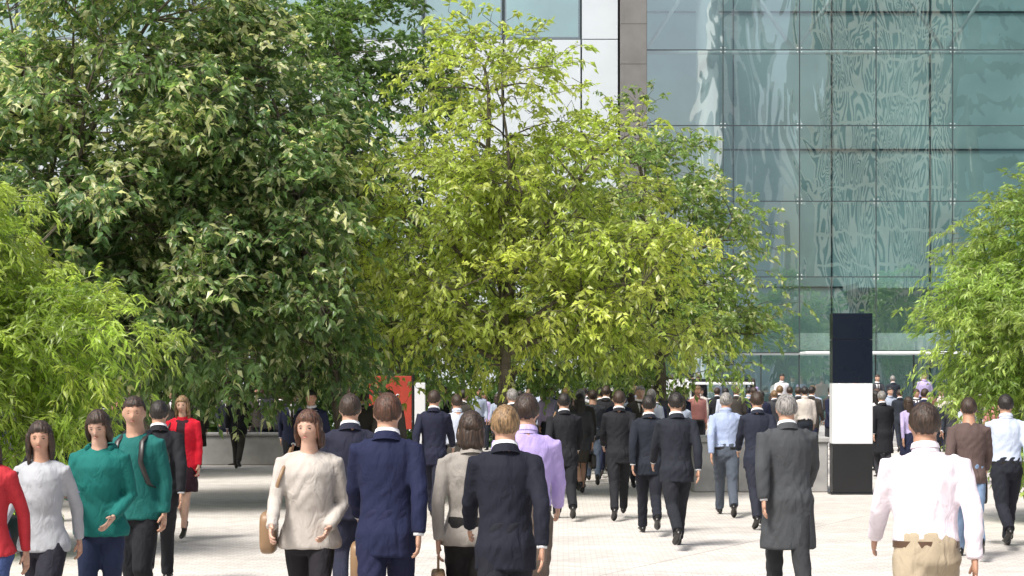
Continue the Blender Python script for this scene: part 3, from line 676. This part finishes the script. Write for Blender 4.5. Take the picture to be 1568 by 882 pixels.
def inner(g):
    g.box(X0-.2,X1,66,66.3,.45,ZT,0); g.box(X0-.5,X0-.2,60.2,66,.45,ZT,0); g.box(X1,X1+.4,60,66.3,0,ZT,0)
    g.box(X0-.5,X1,60.2,66,.40,.46,1)
    for i in range(11): g.box(X0+i*dx-.06,X0+i*dx+.06,60.4,66.2,ZT+.01,ZT+.25,2)
    for i in range(7): g.box(X0+i*3.8,X0+i*3.8+.05,65.95,65.99,.46,ZT,3)
    for z in np.arange(5.6,ZT,5.32): g.box(X0,X1,65.94,65.98,z,z+.07,3)
    g.box(X0+3*dx,X1,63,66,Zs[1]-.2,Zs[1],0)
child('interior',inner,[INW,INF,BEAMGLOW,JOINT],B)
def roof(g):
    for i in range(nx): g.add([(X0+i*dx+.07,60.4,ZT+.2),(X0+(i+1)*dx-.07,60.4,ZT+.2),(X0+(i+1)*dx-.07,66,ZT+.2),(X0+i*dx+.07,66,ZT+.2)],[np.array([[0,1,2,3]])])
child('added_glass_roof',roof,[GLASS],B)  # unseen roof, added as glass instead of a ceiling so sky brightens the interior
def canopy(g):
    g.box(X0+2*dx,X0+5*dx,58.6,60.05,2.92,3.02,0,.02); g.box(X0+2*dx+.1,X0+3*dx-.6,60.4,62,3.1,3.7,1); g.box(X0+3*dx+.15,X0+4*dx+.2,60.4,62,3.1,3.7,1)  # the two white boxes stand for lit lobby lights, glow painted as white
    g.box(X0,X0+2*dx,60.03,60.08,2.92,3.0,0)
child('entrance_canopy_and_glow',canopy,[STEEL,BEAMGLOW],B)
def pier(g):
    for k in range(17): g.box(3.79,4.70,59.5,61,.45+k*1.4+.006,.45+(k+1)*1.4-.006,0,.004)
    g.box(3.82,4.67,59.53,60.9,.45,24.2,1)
child('stone_pier',pier,[TAUPE,JOINT],B)
W=bpy.data.objects.new('white_clad_building',None); scene.collection.objects.link(W)
vj=[-24,-20.6,-17.4,-14.2,-11.2,-8.3,-5.7,-3.1,-.3,2.43,3.74]
def wp(g):
    for a,b_ in zip(vj[:-1],vj[1:]):
        for z0,z1 in ((.45,3.8),(3.8,7.2),(7.2,10.6),(10.6,13.98)): g.box(a+.03,b_-.03,59.85,60.0,z0+.012,z1-.012,0,.006)
        if a>2: g.box(a+.03,b_-.03,59.85,60,14.0,24,0,.006)
        else: g.box(a+.03,b_-.03,59.85,60,17.4,20,0,.006)
child('cladding',wp,[PAN],W); child('structure',lambda g:g.box(-24,3.74,60.0+.02,66,0,24),[JOINT],W)
def ww(g):
    for a,b_ in zip(vj[:-2],vj[1:-1]): g.add([(a+.05,59.95,14.02),(b_-.05,59.95,14.02),(b_-.05,59.95,17.35),(a+.05,59.95,17.35)],[np.array([[0,1,2,3]])])
child('windows',ww,[GLASS],W)
child('window_blinds',lambda g:[g.box(a+.1,b_-.1,59.99,60.01,14.1,17.3) for a,b_ in zip(vj[:-2],vj[1:-1])],[INW],W)

# ---- buildings across the plaza (seen mirrored in the glass)
CREAM=simple('cream_stone',(.62,.55,.45),.7,0,.12,1); WIN=simple('dark_window',(.02,.03,.035),.15); BLD=simple('dark_cladding',(.10,.16,.185),.4); LT=simple('pale_cladding',(.66,.69,.70),.5); LT2=simple('pale_window',(.36,.42,.45),.5)
T=bpy.data.objects.new('office_tower',None); scene.collection.objects.link(T); T.location=(39,-60,0)
child('core',lambda g:g.box(-7,7,-14,0,0,70,0),[WIN],T)
child('piers',lambda g:[g.box(-7+i*.78,-7+i*.78+.36,.003,.2,0,70,0) for i in range(18)],[CREAM],T)
child('floor_bands',lambda g:[g.box(-7,7,.001,.1,z,z+.35,0) for z in np.arange(4,70,3.6)],[CREAM],T)
T=bpy.data.objects.new('dark_office_block',None); scene.collection.objects.link(T); T.location=(62,-58,0)
child('core',lambda g:g.box(-14,14,-14,0,0,60,0),[WIN],T)
child('floor_bands',lambda g:[g.box(-14,14,.001,.2,z,z+2.4,0) for z in np.arange(3,60,3.6)],[BLD],T)
T=bpy.data.objects.new('pale_office_block',None); scene.collection.objects.link(T); T.location=(24.5,-60,0)
child('core',lambda g:g.box(-4,3.2,-12,0,0,44,0),[LT],T)
child('windows',lambda g:[g.box(-3.7+i*3.4,-1+i*3.4,.002,.03,2,42,0) for i in range(2)],[LT2],T)

# ---------------------------------------------------------------- light & camera
ts=Vector((-.50,-.58,0)).normalized(); el=math.radians(57)
sd=Vector((ts.x*math.cos(el),ts.y*math.cos(el),math.sin(el)))
sun=bpy.data.lights.new('sun','SUN'); sun.energy=4.6; sun.angle=math.radians(14); sun.color=(1,.97,.92)
so=bpy.data.objects.new('sun',sun); scene.collection.objects.link(so); so.rotation_euler=(-sd).to_track_quat('-Z','Y').to_euler(); so.location=(-20,-10,40)
wd=bpy.data.worlds.new('World'); scene.world=wd; wd.use_nodes=True; nt=wd.node_tree
sky=nt.nodes.new('ShaderNodeTexSky'); sky.sky_type='NISHITA'; sky.sun_disc=False; sky.sun_elevation=el; sky.sun_rotation=math.atan2(sd.x,sd.y)
sky.dust_density=6; sky.air_density=1.0; sky.ozone_density=.7
nt.links.new(sky.outputs[0],nt.nodes['Background'].inputs[0]); nt.nodes['Background'].inputs[1].default_value=.15
cam=bpy.data.cameras.new('camera'); cam.lens=60; cam.sensor_width=36; cam.shift_y=149/1568; cam.clip_end=1500
co=bpy.data.objects.new('camera',cam); scene.collection.objects.link(co); co.location=(0,0,H); co.rotation_euler=(math.pi/2,0,0)
scene.camera=co
scene.view_settings.view_transform='Standard'; scene.view_settings.look='None'; scene.view_settings.exposure=0
